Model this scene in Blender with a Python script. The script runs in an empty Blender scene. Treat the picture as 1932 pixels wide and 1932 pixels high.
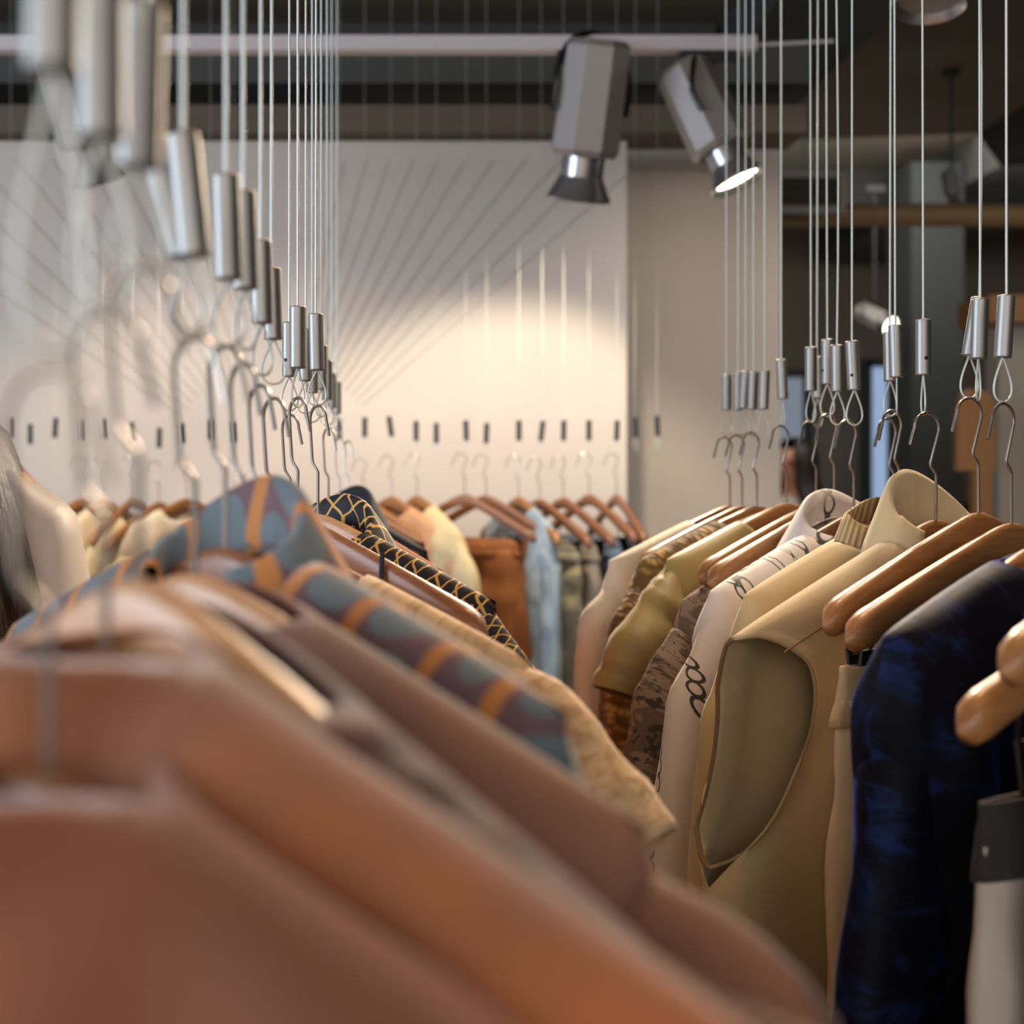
import bpy, math, random
from mathutils import Vector, Matrix, noise
D=bpy.data; SC=bpy.context.scene; COL=SC.collection
CZ=1.35; FP=2500.0; VX,VY=740.0,905.0
def P(px,py,Y): return Vector(((px-VX)/FP*Y, Y, CZ-(py-VY)/FP*Y))
pi=math.pi
# ------------------------------------------------------------------ materials
class N:
    def __init__(s,name):
        s.m=D.materials.new(name); s.m.use_nodes=True; s.t=s.m.node_tree; s.b=s.t.nodes['Principled BSDF']
    def nd(s,k,**kw):
        n=s.t.nodes.new(k)
        for a,v in kw.items(): setattr(n,a,v)
        return n
    def put(s,sock,v):
        if isinstance(v,bpy.types.NodeSocket): s.t.links.new(v,sock)
        else: sock.default_value=v
    def m_(s,op,a,b=0.0,c=0.0,clamp=False):
        n=s.nd('ShaderNodeMath',operation=op,use_clamp=clamp); s.put(n.inputs[0],a); s.put(n.inputs[1],b); s.put(n.inputs[2],c); return n.outputs[0]
    def mix(s,f,a,b):
        n=s.nd('ShaderNodeMix',data_type='RGBA'); s.put(n.inputs[0],f)
        s.put(n.inputs[6],a if isinstance(a,bpy.types.NodeSocket) else c4(a)); s.put(n.inputs[7],b if isinstance(b,bpy.types.NodeSocket) else c4(b)); return n.outputs[2]
    def co(s,k='Object',scale=(1,1,1)):
        n=s.nd('ShaderNodeTexCoord'); mp=s.nd('ShaderNodeMapping'); mp.inputs['Scale'].default_value=scale
        s.t.links.new(n.outputs[k],mp.inputs[0]); return mp.outputs[0]
    def noise(s,v,scale,detail=3,dist=0.0,rough=.5):
        n=s.nd('ShaderNodeTexNoise'); s.put(n.inputs['Vector'],v); n.inputs['Scale'].default_value=scale; n.inputs['Detail'].default_value=detail
        n.inputs['Distortion'].default_value=dist; n.inputs['Roughness'].default_value=rough; return n.outputs[0]
    def vor(s,v,scale,feat='F1'):
        n=s.nd('ShaderNodeTexVoronoi',feature=feat); s.put(n.inputs['Vector'],v); n.inputs['Scale'].default_value=scale; return n.outputs[0]
    def sep(s,v):
        n=s.nd('ShaderNodeSeparateXYZ'); s.put(n.inputs[0],v); return n.outputs
    def step(s,x,e0,e1):
        n=s.nd('ShaderNodeMapRange',interpolation_type='SMOOTHSTEP'); s.put(n.inputs[0],x); n.inputs[1].default_value=e0; n.inputs[2].default_value=e1; return n.outputs[0]
    def bump(s,h,st=.3,dist=.002):
        n=s.nd('ShaderNodeBump'); n.inputs['Strength'].default_value=st; n.inputs['Distance'].default_value=dist; s.put(n.inputs['Height'],h)
        s.t.links.new(n.outputs[0],s.b.inputs['Normal'])
    def set(s,**k):
        for a,v in k.items():
            i=s.b.inputs[a.replace('_',' ')]; s.put(i,v if isinstance(v,bpy.types.NodeSocket) or not isinstance(v,tuple) else c4(v))
        return s.m
def lin(c): return c/12.92 if c<=.04045 else ((c+.055)/1.055)**2.4
def c4(c):
    if len(c)==4: return c
    return tuple(lin(x/255) for x in c)+(1,)
def plain(name,c,r=.6,metal=0.0,bs=0,bst=.2):
    n=N(name); n.set(Base_Color=c,Roughness=r,Metallic=metal)
    if bs: n.bump(n.noise(n.co(),bs),bst)
    return n.m
def cloth(name,c,c2=None,r=.85,weave=1900,sheen=.15,var=6,bst=.25):
    n=N(name); v=n.co('UV'); 
    f=n.noise(v,var,3)
    col=n.mix(n.step(f,.35,.65),c,c2 or tuple(x*.93 for x in c))
    x,y,_=n.sep(v)
    w=n.m_('ADD',n.m_('SINE',n.m_('MULTIPLY',x,weave*3)),n.m_('SINE',n.m_('MULTIPLY',y,weave*3)))
    n.set(Base_Color=col,Roughness=r,Sheen_Weight=sheen); n.b.inputs['Sheen Roughness'].default_value=.4
    n.bump(n.m_('ADD',n.m_('MULTIPLY',w,.05),n.m_('MULTIPLY',n.noise(v,25,4),2.0)),bst,.0015)
    return n.m
MT={}
def mk():
    n=N('brushed_steel'); v=n.co('Object',(60,60,900)); f=n.noise(n.co('Object',(300,300,20)),3,2)
    n.set(Base_Color=(152,151,148),Metallic=.88,Roughness=.46); n.bump(f,.15,.0003); MT['steel']=n.m
    MT['wire']=plain('cable_steel',(206,212,208),.5,.4)
    MT['hook']=plain('hook_steel',(160,152,144),.3,.85)
    MT['hole']=plain('dark_hole',(18,17,16),.8)
    MT['chrome']=plain('polished_chrome',(176,176,178),.28,.9)
    MT['satin']=plain('satin_aluminium',(142,136,132),.5,.45)
    MT['black']=plain('black_plastic',(24,24,25),.45)
    def wood(nm,a,b,cc):
        n=N(nm); v=n.co('Object',(4,60,60)); g=n.noise(v,1.6,6,1.2,.6); g2=n.noise(n.co('Object',(12,400,400)),1,3)
        col=n.mix(n.step(g,.3,.7),a,b); col=n.mix(n.m_('MULTIPLY',n.step(g2,.5,.75),.35),col,cc)
        n.set(Base_Color=col,Roughness=.42,Coat_Weight=.18); n.b.inputs['Coat Roughness'].default_value=.2; n.bump(g2,.08,.0005); return n.m
    MT['wood']=wood('honey_wood',(170,120,70),(148,98,56),(104,66,36))
    MT['wood_dark']=wood('walnut_wood',(146,98,66),(124,80,54),(84,52,34))
    MT['wood_pale']=wood('pale_wood',(204,160,120),(188,140,100),(140,96,62))
    MT['clipm']=plain('clip_metal',(70,68,66),.3,1.0)
    # garments
    n=N('crushed_velvet'); v=n.co('UV'); f=n.noise(v,26,6,1.5,.7); f2=n.noise(n.co('UV',(1,.2,1)),40,4,.6)
    k=n.step(n.m_('ADD',n.m_('MULTIPLY',f,.6),n.m_('MULTIPLY',f2,.4)),.50,.66)
    n.set(Base_Color=n.mix(k,(9,12,25),(24,44,96)),Roughness=.6,Sheen_Weight=.5,Specular_IOR_Level=.12); n.b.inputs['Sheen Roughness'].default_value=.25; n.b.inputs['Sheen Tint'].default_value=c4((40,84,210)); n.bump(n.m_('ADD',f,n.m_('MULTIPLY',n.noise(v,60,3),.4)),.3,.003); MT['velvet']=n.m
    MT['beige']=cloth('beige_twill',(198,178,138),(188,166,126),sheen=.2)
    MT['beige_in']=cloth('beige_lining',(160,138,102),sheen=.1)
    MT['bind']=cloth('brown_binding',(128,96,66))
    MT['tan']=cloth('tan_jersey',(206,184,142),(198,174,132))
    n=N('ribbed_cuff'); v=n.co('UV'); x,y,_=n.sep(v); w=n.m_('SINE',n.m_('MULTIPLY',x,1400))
    n.set(Base_Color=n.mix(n.step(w,-.6,.6),(168,144,106),(200,176,134)),Roughness=.9); n.bump(w,.6,.001); MT['rib']=n.m
    n=N('ribbed_pink'); v=n.co('UV'); x,y,_=n.sep(v); w=n.m_('SINE',n.m_('MULTIPLY',x,1300))
    n.set(Base_Color=n.mix(n.step(w,-.6,.6),(176,134,112),(232,198,178)),Roughness=.9); n.bump(w,.6,.001); MT['ribpink']=n.m
    MT['cream']=cloth('cream_jersey',(226,208,180),(216,196,168))
    MT['ivory']=cloth('ivory_cotton',(244,232,208),(238,224,198))
    MT['olive']=cloth('olive_satin',(166,140,80),(150,124,66),r=.5,sheen=.5,var=14)
    n=N('chunky_knit'); v=n.co('UV',(1,.8,1)); a=n.vor(v,120); 
    n.set(Base_Color=n.mix(n.step(a,.1,.6),(196,158,92),(112,82,40)),Roughness=.95,Sheen_Weight=.3); n.bump(n.m_('SUBTRACT',1.0,a),1.0,.006); MT['knit']=n.m
    n=N('camouflage'); v=n.co('UV'); a=n.noise(v,26,4,1.8); b=n.noise(n.co('UV',(1.3,1,1)),44,3,2.5)
    col=n.mix(n.step(a,.48,.54),(150,126,104),(112,90,72)); col=n.mix(n.step(b,.56,.6),col,(70,56,44)); n.set(Base_Color=col,Roughness=.8); n.bump(b,.3,.002); MT['camo']=n.m
    # chain print
    n=N('chain_print_cotton'); v=n.co('UV'); x,y,_=n.sep(v); wob=n.m_('MULTIPLY',n.m_('SUBTRACT',n.noise(v,7,1),.5),.10)
    xx=n.m_('ADD',x,n.m_('ADD',n.m_('MULTIPLY',n.m_('ADD',y,.1),.22),wob)); acc=None
    for per,lw,lh,ph in ((.062,.0062,.021,0.0),(.105,.0036,.0125,.03)):
        u=n.m_('SUBTRACT',n.m_('FLOORED_MODULO',n.m_('ADD',xx,ph),per),per/2)
        w=n.m_('SUBTRACT',n.m_('FLOORED_MODULO',y,lh),lh/2)
        e=n.m_('SQRT',n.m_('ADD',n.m_('POWER',n.m_('DIVIDE',u,lw),2),n.m_('POWER',n.m_('DIVIDE',w,lh*.56),2)))
        r=n.m_('SUBTRACT',1.0,n.step(n.m_('ABSOLUTE',n.m_('SUBTRACT',e,.85)),.12,.24))
        gap=n.step(n.noise(v,7,1),.34,.40); r=n.m_('MULTIPLY',r,gap)
        acc=r if acc is None else n.m_('MAXIMUM',acc,r)
    n.set(Base_Color=n.mix(acc,(226,214,206),(52,58,58)),Roughness=.75,Sheen_Weight=.2); n.bump(n.noise(v,22,4),.3,.003); MT['chain']=n.m
    # gold net on navy
    n=N('gold_net_print'); v=n.co('UV'); x,y,_=n.sep(v); wb=n.m_('MULTIPLY',n.noise(v,35,2),.8)
    a=n.m_('ABSOLUTE',n.m_('SUBTRACT',n.m_('FLOORED_MODULO',n.m_('ADD',n.m_('ADD',n.m_('MULTIPLY',x,62),n.m_('MULTIPLY',y,46)),wb),1.0),.5))
    b=n.m_('ABSOLUTE',n.m_('SUBTRACT',n.m_('FLOORED_MODULO',n.m_('ADD',n.m_('SUBTRACT',n.m_('MULTIPLY',x,62),n.m_('MULTIPLY',y,46)),wb),1.0),.5))
    la=n.m_('SUBTRACT',1.0,n.step(n.m_('MINIMUM',a,b),.045,.085)); kn=n.m_('SUBTRACT',1.0,n.step(n.m_('ADD',a,b),.14,.2))
    n.set(Base_Color=n.mix(n.m_('MAXIMUM',la,kn),(13,15,28),(206,164,86)),Roughness=.7); MT['net']=n.m
    # kimono print
    n=N('oval_print_cotton'); v=n.co('UV'); x,y,_=n.sep(v); wb=n.m_('MULTIPLY',n.m_('SUBTRACT',n.noise(v,12,1),.5),.9)
    ys=n.m_('ADD',n.m_('ADD',n.m_('MULTIPLY',y,25),n.m_('MULTIPLY',x,8)),wb)
    xs=n.m_('ADD',n.m_('MULTIPLY',x,27),wb)
    fu=n.m_('SUBTRACT',n.m_('FLOORED_MODULO',xs,1.0),.5); fv=n.m_('SUBTRACT',n.m_('FLOORED_MODULO',ys,1.0),.5)
    e=n.m_('SQRT',n.m_('ADD',n.m_('POWER',fu,2),n.m_('POWER',fv,2)))
    col=n.mix(n.m_('SUBTRACT',1.0,n.step(e,.41,.45)),(104,78,84),(98,112,120))
    ln=n.m_('SUBTRACT',1.0,n.step(n.m_('ABSOLUTE',n.m_('SUBTRACT',n.m_('ABSOLUTE',fu),.45)),.04,.07)); 
    col=n.mix(ln,col,(186,120,58)); n.set(Base_Color=col,Roughness=.8,Sheen_Weight=.2); n.bump(n.noise(v,20,3),.3,.002); MT['oval']=n.m
    MT['slate']=cloth('pale_collar_cotton',(168,170,182),(140,144,158))
    MT['mauve']=cloth('mauve_twill',(152,106,84),(92,74,74),var=5)
    n=N('brown_tweed'); v=n.co('UV'); x,y,_=n.sep(v); w=n.m_('SINE',n.m_('MULTIPLY',y,620)); f=n.noise(v,9,3)
    n.set(Base_Color=n.mix(n.step(f,.35,.65),n.mix(n.step(w,-.5,.5),(104,62,38),(138,86,54)),(80,62,64)),Roughness=.9,Sheen_Weight=.3); n.bump(w,.4,.002); MT['tweed']=n.m
    MT['rust']=cloth('rust_wool',(162,94,48),(112,68,46),sheen=.4,var=7)
    MT['terra']=cloth('terracotta_wool',(138,78,46),(108,62,40),sheen=.3,var=6)
    n=N('sheer_crinkle'); v=n.co('UV'); f=n.noise(n.co('UV',(1,.35,1)),60,4,1.2)
    n.set(Base_Color=n.mix(n.step(f,.48,.66),(218,184,140),(186,148,104)),Roughness=.8,Sheen_Weight=.3); n.bump(f,.7,.004); MT['crinkle']=n.m
    MT['navy']=cloth('navy_cotton',(34,38,50))
    MT['orange']=cloth('burnt_orange_cotton',(190,112,52),(170,98,46))
    MT['peach']=cloth('peach_cotton',(206,160,122),(196,148,108))
    MT['butter']=cloth('butter_cotton',(220,202,160),(210,190,146))
    MT['brown']=cloth('brown_corduroy',(150,92,48),(134,80,42))
    MT['denim']=cloth('mid_denim',(98,118,140),(80,98,120),var=12)
    MT['denim_lt']=cloth('washed_denim',(168,184,192),(138,156,168),var=12)
    MT['denim_dk']=cloth('dark_denim',(44,56,80),(32,40,60),var=12)
    n=N('acid_wash'); v=n.co('UV'); f=n.noise(v,14,4); n.set(Base_Color=n.mix(n.step(f,.45,.6),(112,112,104),(184,176,146)),Roughness=.85); MT['acid']=n.m
    MT['greige']=cloth('grey_cotton',(150,138,122))
    MT['charcoal']=cloth('charcoal_rib',(44,40,38))
    MT['offwhite']=cloth('off_white_fleece',(196,188,178),(186,176,166))
    MT['stitch']=plain('tan_stitching',(150,118,72),.8)
    MT['skin']=plain('skin',(196,140,112),.55)
    n=N('dark_hair'); f=n.noise(n.co('Object',(260,260,6)),1,3); n.set(Base_Color=n.mix(n.step(f,.4,.65),(16,13,12),(52,38,30)),Roughness=.42); n.bump(f,.6,.003); MT['hair']=n.m
    MT['shirtw']=cloth('white_satin_shirt',(238,214,202),(222,214,208),r=.5,sheen=.2,var=5)
    MT['lens']=N('lit_lens').set(Base_Color=(255,250,220),Emission_Color=(255,252,214),Emission_Strength=9.0)
    MT['grey_lens']=plain('unlit_lens',(150,146,140),.25)
    # room
    n=N('painted_wall'); v=n.co(); n.set(Base_Color=n.mix(n.step(n.noise(v,2.2,2),.35,.65),(206,198,190),(200,191,184)),Roughness=.85); n.bump(n.noise(v,90,3),.08,.001); MT['wall']=n.m
    MT['wall2']=plain('beige_wall',(176,166,150),.85,bs=60,bst=.1)
    MT['wall_dark']=plain('charcoal_wall',(42,45,45),.8,bs=40,bst=.1)
    MT['wall_blue']=plain('slate_blue_wall',(120,134,152),.8,bs=40,bst=.1)
    n=N('dark_ceiling'); n.set(Base_Color=n.mix(n.step(n.noise(n.co(),1.3,3),.35,.65),(112,104,90),(124,110,96)),Roughness=.9); MT['ceil']=n.m
    MT['beam']=plain('dark_beam',(66,66,64),.8)
    MT['beam_brown']=plain('brown_beam',(96,84,70),.75,bs=30)
    n=N('concrete_floor'); n.set(Base_Color=n.mix(n.noise(n.co(),3,5),(96,88,78),(120,110,98)),Roughness=.5); MT['floor']=n.m
    MT['duct']=plain('ochre_pipe',(140,116,78),.6,.1)
    MT['ply']=plain('plywood',(160,112,64),.55,bs=20)
    MT['glass']=N('bright_window').set(Base_Color=(120,140,160),Emission_Color=(146,168,200),Emission_Strength=.75,Roughness=.1)
    MT['glass_dim']=N('overcast_window').set(Base_Color=(120,130,140),Emission_Color=(140,150,168),Emission_Strength=.45,Roughness=.1)
    MT['frame']=plain('window_frame',(40,44,48),.6)
    MT['track']=plain('pale_track',(190,184,188),.5,.2)
    MT['line']=plain('pale_line',(197,188,180),.85)
mk()
# ------------------------------------------------------------------ mesh helpers
class B:
    def __init__(s): s.v=[]; s.f=[]; s.uv={}
    def add(s,vs,fs,uvs=None):
        o=len(s.v); s.v+= [tuple(v) for v in vs]
        for f in fs: s.f.append(tuple(i+o for i in f))
        if uvs:
            for i,u in enumerate(uvs): s.uv[o+i]=u
    def box(s,c,d,R=None,bev=0):
        x,y,z=(a/2 for a in d); vs=[Vector((i*x,j*y,k*z)) for i in(-1,1) for j in(-1,1) for k in(-1,1)]
        if R: vs=[R@v for v in vs]
        s.add([v+Vector(c) for v in vs],[(0,1,3,2),(4,6,7,5),(0,4,5,1),(2,3,7,6),(0,2,6,4),(1,5,7,3)])
    def tube(s,pts,r,n=8,cap=True,flat=None):
        pts=[Vector(p) for p in pts]; rs=r if isinstance(r,(list,tuple)) else [r]*len(pts)
        t0=(pts[1]-pts[0]).normalized(); a=Vector((0,1,0)) if abs(t0.y)<.9 else Vector((1,0,0))
        nrm=(a-t0*a.dot(t0)).normalized(); vs=[]
        for i,p in enumerate(pts):
            t=(pts[min(i+1,len(pts)-1)]-pts[max(i-1,0)]).normalized(); nrm=(nrm-t*nrm.dot(t)).normalized(); b=t.cross(nrm)
            for k in range(n):
                q=2*pi*k/n; vs.append(p+(nrm*math.cos(q)+b*math.sin(q))*rs[i])
        fs=[(i*n+k,i*n+(k+1)%n,(i+1)*n+(k+1)%n,(i+1)*n+k) for i in range(len(pts)-1) for k in range(n)]
        if cap: fs+=[tuple(range(n))[::-1],tuple((len(pts)-1)*n+k for k in range(n))]
        s.add(vs,fs)
    def lathe(s,prof,n=24,M4=None,cap=False):
        vs=[Vector((r*math.cos(2*pi*k/n),r*math.sin(2*pi*k/n),z)) for r,z in prof for k in range(n)]
        if M4: vs=[M4@v for v in vs]
        fs=[(i*n+k,i*n+(k+1)%n,(i+1)*n+(k+1)%n,(i+1)*n+k) for i in range(len(prof)-1) for k in range(n)]
        if cap: fs+=[tuple(range(n))[::-1],tuple((len(prof)-1)*n+k for k in range(n))]
        s.add(vs,fs)
    def make(s,name,mat,parent=None,smooth=True,weld=0,solid=0,sub=0,sharp=40):
        import bmesh
        me=D.meshes.new(name); me.from_pydata(s.v,[],s.f); 
        if s.uv:
            l=me.uv_layers.new(name='UVMap')
            for lp in me.loops: l.data[lp.index].uv=s.uv.get(lp.vertex_index,(0,0))
        bm=bmesh.new(); bm.from_mesh(me)
        if weld: bmesh.ops.remove_doubles(bm,verts=bm.verts,dist=weld)
        bmesh.ops.recalc_face_normals(bm,faces=bm.faces); bm.to_mesh(me); bm.free()
        if smooth:
            me.polygons.foreach_set('use_smooth',[True]*len(me.polygons))
            if sharp and not sub: me.set_sharp_from_angle(angle=math.radians(sharp))
        me.materials.append(MT[mat] if isinstance(mat,str) else mat)
        o=D.objects.new(name,me); COL.objects.link(o)
        if parent: o.parent=parent
        if sub: m=o.modifiers.new('sub','SUBSURF'); m.levels=m.render_levels=sub
        if solid: m=o.modifiers.new('solid','SOLIDIFY'); m.thickness=solid; m.offset=0
        return o
def tag(o,label=None,cat=None,group=None,kind=None):
    for k,v in (('label',label),('category',cat),('group',group),('kind',kind)):
        if v: o[k]=v
    return o
def empty(name,loc,rz=0.0,label=None,cat=None,group=None):
    o=D.objects.new(name,None); COL.objects.link(o); o.location=loc; o.rotation_euler=(0,0,rz); o.empty_display_size=.02
    return tag(o,label,cat,group)
def struct(name,b,mat,**k): return tag(b.make(name,mat,smooth=False,**k),kind='structure')
def interp(tab,x):
    if x<=tab[0][0]: return tab[0][1]
    for (a,va),(b,vb) in zip(tab,tab[1:]):
        if x<=b:
            t=(x-a)/(b-a); t=t*t*(3-2*t); return va+(vb-va)*t
    return tab[-1][1]
# ------------------------------------------------------------------ the room
b=B(); b.box((1,5,-.05),(12,16,.1)); struct('floor',b,'floor')
CEIL=2.9
b=B(); b.box((1,5,CEIL+.05),(12,16,.1)); struct('ceiling',b,'ceil')
WY=3.52
b=B(); b.box((-1.89,WY+.06,1.125),(5.026,.12,2.25)); struct('wall_back',b,'wall')
b=B(); b.box((.90,WY+.50,1.17),(.52,.12,2.34)); struct('wall_partition',b,'wall')
b=B(); b.box((-1.67,WY+.02,2.29),(5.5,.18,.072)); struct('trim_1',b,'beam_brown')
b=B(); b.box((-1.4,WY+.12,2.45),(5.0,.3,.11)); struct('trim_2',b,'beam')
b=B(); b.box((-4.4,3.0,1.45),(.1,12,2.9)); struct('wall_left',b,'wall')
b=B(); b.box((5.0,5,1.45),(.1,16,2.9)); struct('wall_right',b,'wall_dark')
b=B(); b.box((1,10.5,1.45),(12,.1,2.9)); struct('wall_far',b,'wall_dark')
b=B(); b.box((1,-2.95,1.45),(12,.1,2.9)); struct('wall_rear',b,'wall2')
for i,(x0,x1,y0,y1,z0) in enumerate([(1.12,1.50,2.0,6.5,2.74),(2.62,3.3,3.0,8.2,2.70),(-4,5,6.6,6.95,2.68),(-4,1.1,4.5,4.75,2.72)]):
    b=B(); b.box(((x0+x1)/2,(y0+y1)/2,(z0+CEIL)/2),(x1-x0,y1-y0,CEIL-z0)); struct('trim_%d'%(i+3),b,'beam')
b=B(); b.box((3.3,8.6,2.05),(3.6,.3,1.7)); struct('trim_7',b,'ceil')   # dropped soffit over the far aisle
# slate blue far partition + bright windows
def win(n,px0,px1,py0,py1,Y,mat='glass'):
    a=P(px0,py0,Y); c=P(px1,py1,Y); w=c.x-a.x; h=a.z-c.z
    b=B(); 
    for dx in (0,w): b.box((a.x+dx,Y,(a.z+c.z)/2),(.05,.07,h+.05))
    for dz in (0,h): b.box((a.x+w/2,Y,c.z+dz),(w,.07,.05))
    fr=struct('window_%d'%n,b,'frame')
    b=B(); b.box((a.x+w/2,Y+.01,c.z+h/2),(w-.05,.012,h-.05)); b.make('window_pane',mat,fr,smooth=False)
win(1,1634,1708,685,1090,8.0)
win(2,1425,1522,705,1100,8.4,'glass_dim')
b=B(); a=P(1700,500,6.2); b.box((a.x+.11,6.2,1.4),(.24,.3,2.8)); struct('column',b,'wall_dark')
b=B(); a=P(1872,620,4.6); b.box((a.x+.9,4.6,1.0),(1.8,.1,2*1.0+ .0)); 
b=B(); zt=P(0,618,4.6).z; b.box((a.x+.9,4.6,zt/2),(1.8,.1,zt)); struct('wall_side',b,'wall2')
b=B(); z1=P(0,566,4.55).z; b.box((P(1836,0,4.55).x+1,4.55,(zt+z1)/2),(2.0,.25,z1-zt)); tag(b.make('wooden_header','ply',smooth=False),'wide plywood header board above the beige wall at right','board')
# plywood display paddle
t=empty('display_stand',(P(1838,0,4.3).x,4.3,0),0,'rounded plywood display stand beside the beige wall','display stand')
b=B(); pts=[]
zb=P(0,888,4.3).z; zt2=P(0,735,4.3).z; w=.062
prof=[(-w,zb),(-w,zt2-.07),(-w*.75,zt2-.02),(-w*.3,zt2),(w*.3,zt2),(w*.75,zt2-.02),(w,zt2-.07),(w,zb)]
nv=len(prof); b.add([(x,y,z) for y in(-.015,.015) for x,z in prof],[tuple(range(nv)),tuple(range(nv,2*nv))[::-1]]+[(i,(i+1)%nv,nv+(i+1)%nv,nv+i) for i in range(nv)]); b.make('panel','ply',t,smooth=False)
b=B(); b.box((.02,0,zb/2),(.055,.04,zb)); b.box((.02,0,.015),(.3,.3,.03)); b.make('post','ply',t,smooth=False)
# pipe, vent unit
b=B(); a=P(1424,405,5.0); c=P(2400,408,5.0); b.tube([a,(a+c)/2,c],.044,16); tag(b.make('ceiling_pipe','duct'),'ochre horizontal pipe running under the dark ceiling','pipe')
hp=[(1.55,5.0),(2.9,5.0)]
for x,y in hp:
    b=B(); b.tube([(x,y,a.z+.04),(x,y,CEIL)],.006,6); tag(b.make('pipe_hanger','satin'),('thin rod holding the ochre pipe near the vent box' if x<2 else 'thin rod holding the ochre pipe near the right edge'),'rod')
t=empty('vent_box',P(1524,365,4.85),0,'small pale framed air vent box on the ochre pipe','vent')
b=B(); 
for dx in(-.118,.118): b.box((dx,0,0),(.022,.06,.146))
for dz in(-.062,.062): b.box((0,0,dz),(.22,.06,.022))
b.make('vent_frame','satin',t,smooth=False)
b=B(); b.box((0,.035,0),(.24,.04,.14)); b.make('back_box','beam',t,smooth=False)
for k in range(3):
    b=B(); b.box((0,-.005,-.03+.03*k),(.212,.03,.005),Matrix.Rotation(.5,3,'X')); b.make('slat','beam_brown',t,smooth=False)
b=B(); b.box((0,.05,.1),(.02,.02,.45)); 
# track
TY=2.7
t=empty('light_track',(0,TY,P(0,85,TY).z),0,'long pale ceiling light track spanning the top left','light track')
x1=P(1424,0,TY).x
b=B(); b.box((x1/2-1.6,0,0),(x1+3.2,.035,.03)); b.make('rail','track',t,smooth=False)
b=B(); b.tube([(x1,0,.0),(x1+.16,0,.008)],.004,8); b.make('end_rod','track',t)
for x in(-1.9,-.9,x1-.9,x1-.03):
    b=B(); b.tube([(x,0,.012),(x,0,CEIL-t.location.z)],.003,6); b.make('suspension_rod','beam',t)
# spotlights: aim = direction of the beam
def spotlight(loc,aim,s,label,lit,topz=None,cone=False):
    t=empty('spotlight',loc,0,label,'spotlight','track spotlights')
    d=Vector(aim).normalized(); R=d.to_track_quat('-Z','Y').to_matrix().to_4x4(); S=Matrix.Scale(s,4); M4=R@S
    b=B(); n=8
    b.lathe([(.001,.11),(.045,.11),(.052,.10),(.056,-.055),(.05,-.065),(.001,-.065)],8,M4); b.make('housing','satin',t,sharp=20)
    b=B(); b.lathe([(.034,-.06),(.034,-.10)],20,M4); b.make('neck','chrome',t)
    b=B(); b.lathe([(.030,-.088),(.048,-.125),(.052,-.13),(.05,-.134),(.044,-.128),(.026,-.09)],28,M4); b.make('reflector_ring','chrome',t)
    b=B(); b.lathe([(.0005,-.122),(.044,-.122)],24,M4); b.make('lens','lens' if lit else 'grey_lens',t)
    up=Vector((0,0,1)); side=R.to_3x3()@Vector((1,0,0))
    b=B(); c0=Vector((0,0,0)); 
    arc=[side*(.064*s)*math.cos(q)+(R.to_3x3()@Vector((0,0,1)))*.04*s+up*(.085*s*math.sin(q)) for q in [pi*i/12 for i in range(13)]]
    b.tube([side*.064*s]+arc+[-side*.064*s],.005*s,6); b.make('yoke','clipm',t)
    top=(topz-loc[2]) if topz else .16*s
    b=B(); b.tube([(0,0,.08*s),(0,0,top-.02)],.006,8); b.box((0,0,top-.014),(.10*s,.03,.026)); b.make('adapter','black',t,smooth=False)
    return t
tz=P(0,85,TY).z-.015
spotlight(P(1112,215,TY),(-.10,.28,-1),1.3,'chrome spotlight aimed straight down, left of the glowing one',False,tz)
spotlight(P(1335,225,TY),(.42,-.18,-1),1.12,'glowing spotlight tilted right with bright oval lens',True,tz)
spotlight(P(150,210,TY),(.25,.35,-1),1.1,'unlit spotlight behind the blurred grips at upper left',False,tz)
spotlight(P(1762,-150,1.9),(-.12,-.15,-1),1.0,'chrome spotlight cut off by the top edge at right',False,CEIL)
spotlight(P(1650,600,6.0),(.45,-.9,-.5),.85,'small far glowing spotlight in the dark background',True,2.68)
spotlight(P(1795,352,5.0),(.1,-.2,-1),.55,'tiny unlit spotlight hanging at the ochre pipe',False,CEIL)
# faint diagonal lines on the back wall, built as thin tubes
cx,cz=P(520,905,WY-.01).x,P(0,905,WY-.01).z
for s_,fam in ((1,'right'),(-1,'left')):
    for k in range(11):
        q=math.radians((12+k*3.7) if s_>0 else (14+k*4.2)); R_=1.6
        zt_=min(cz+R_*math.cos(q)*1.1,2.20); R2=(zt_-cz)/math.cos(q); r0=.3
        R2=min(R2,1.25)
        b=B(); b.tube([(cx+s_*math.sin(q)*r0,WY-.003,cz+math.cos(q)*r0),(cx+s_*math.sin(q)*R2,WY-.003,cz+math.cos(q)*R2)],.0011,4)
        tag(b.make('wall_line','line'),'one of the faint lines fanning up to the %s across the pale wall'%fam,'line','faint lines fanning %s on the pale wall'%fam)
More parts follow.
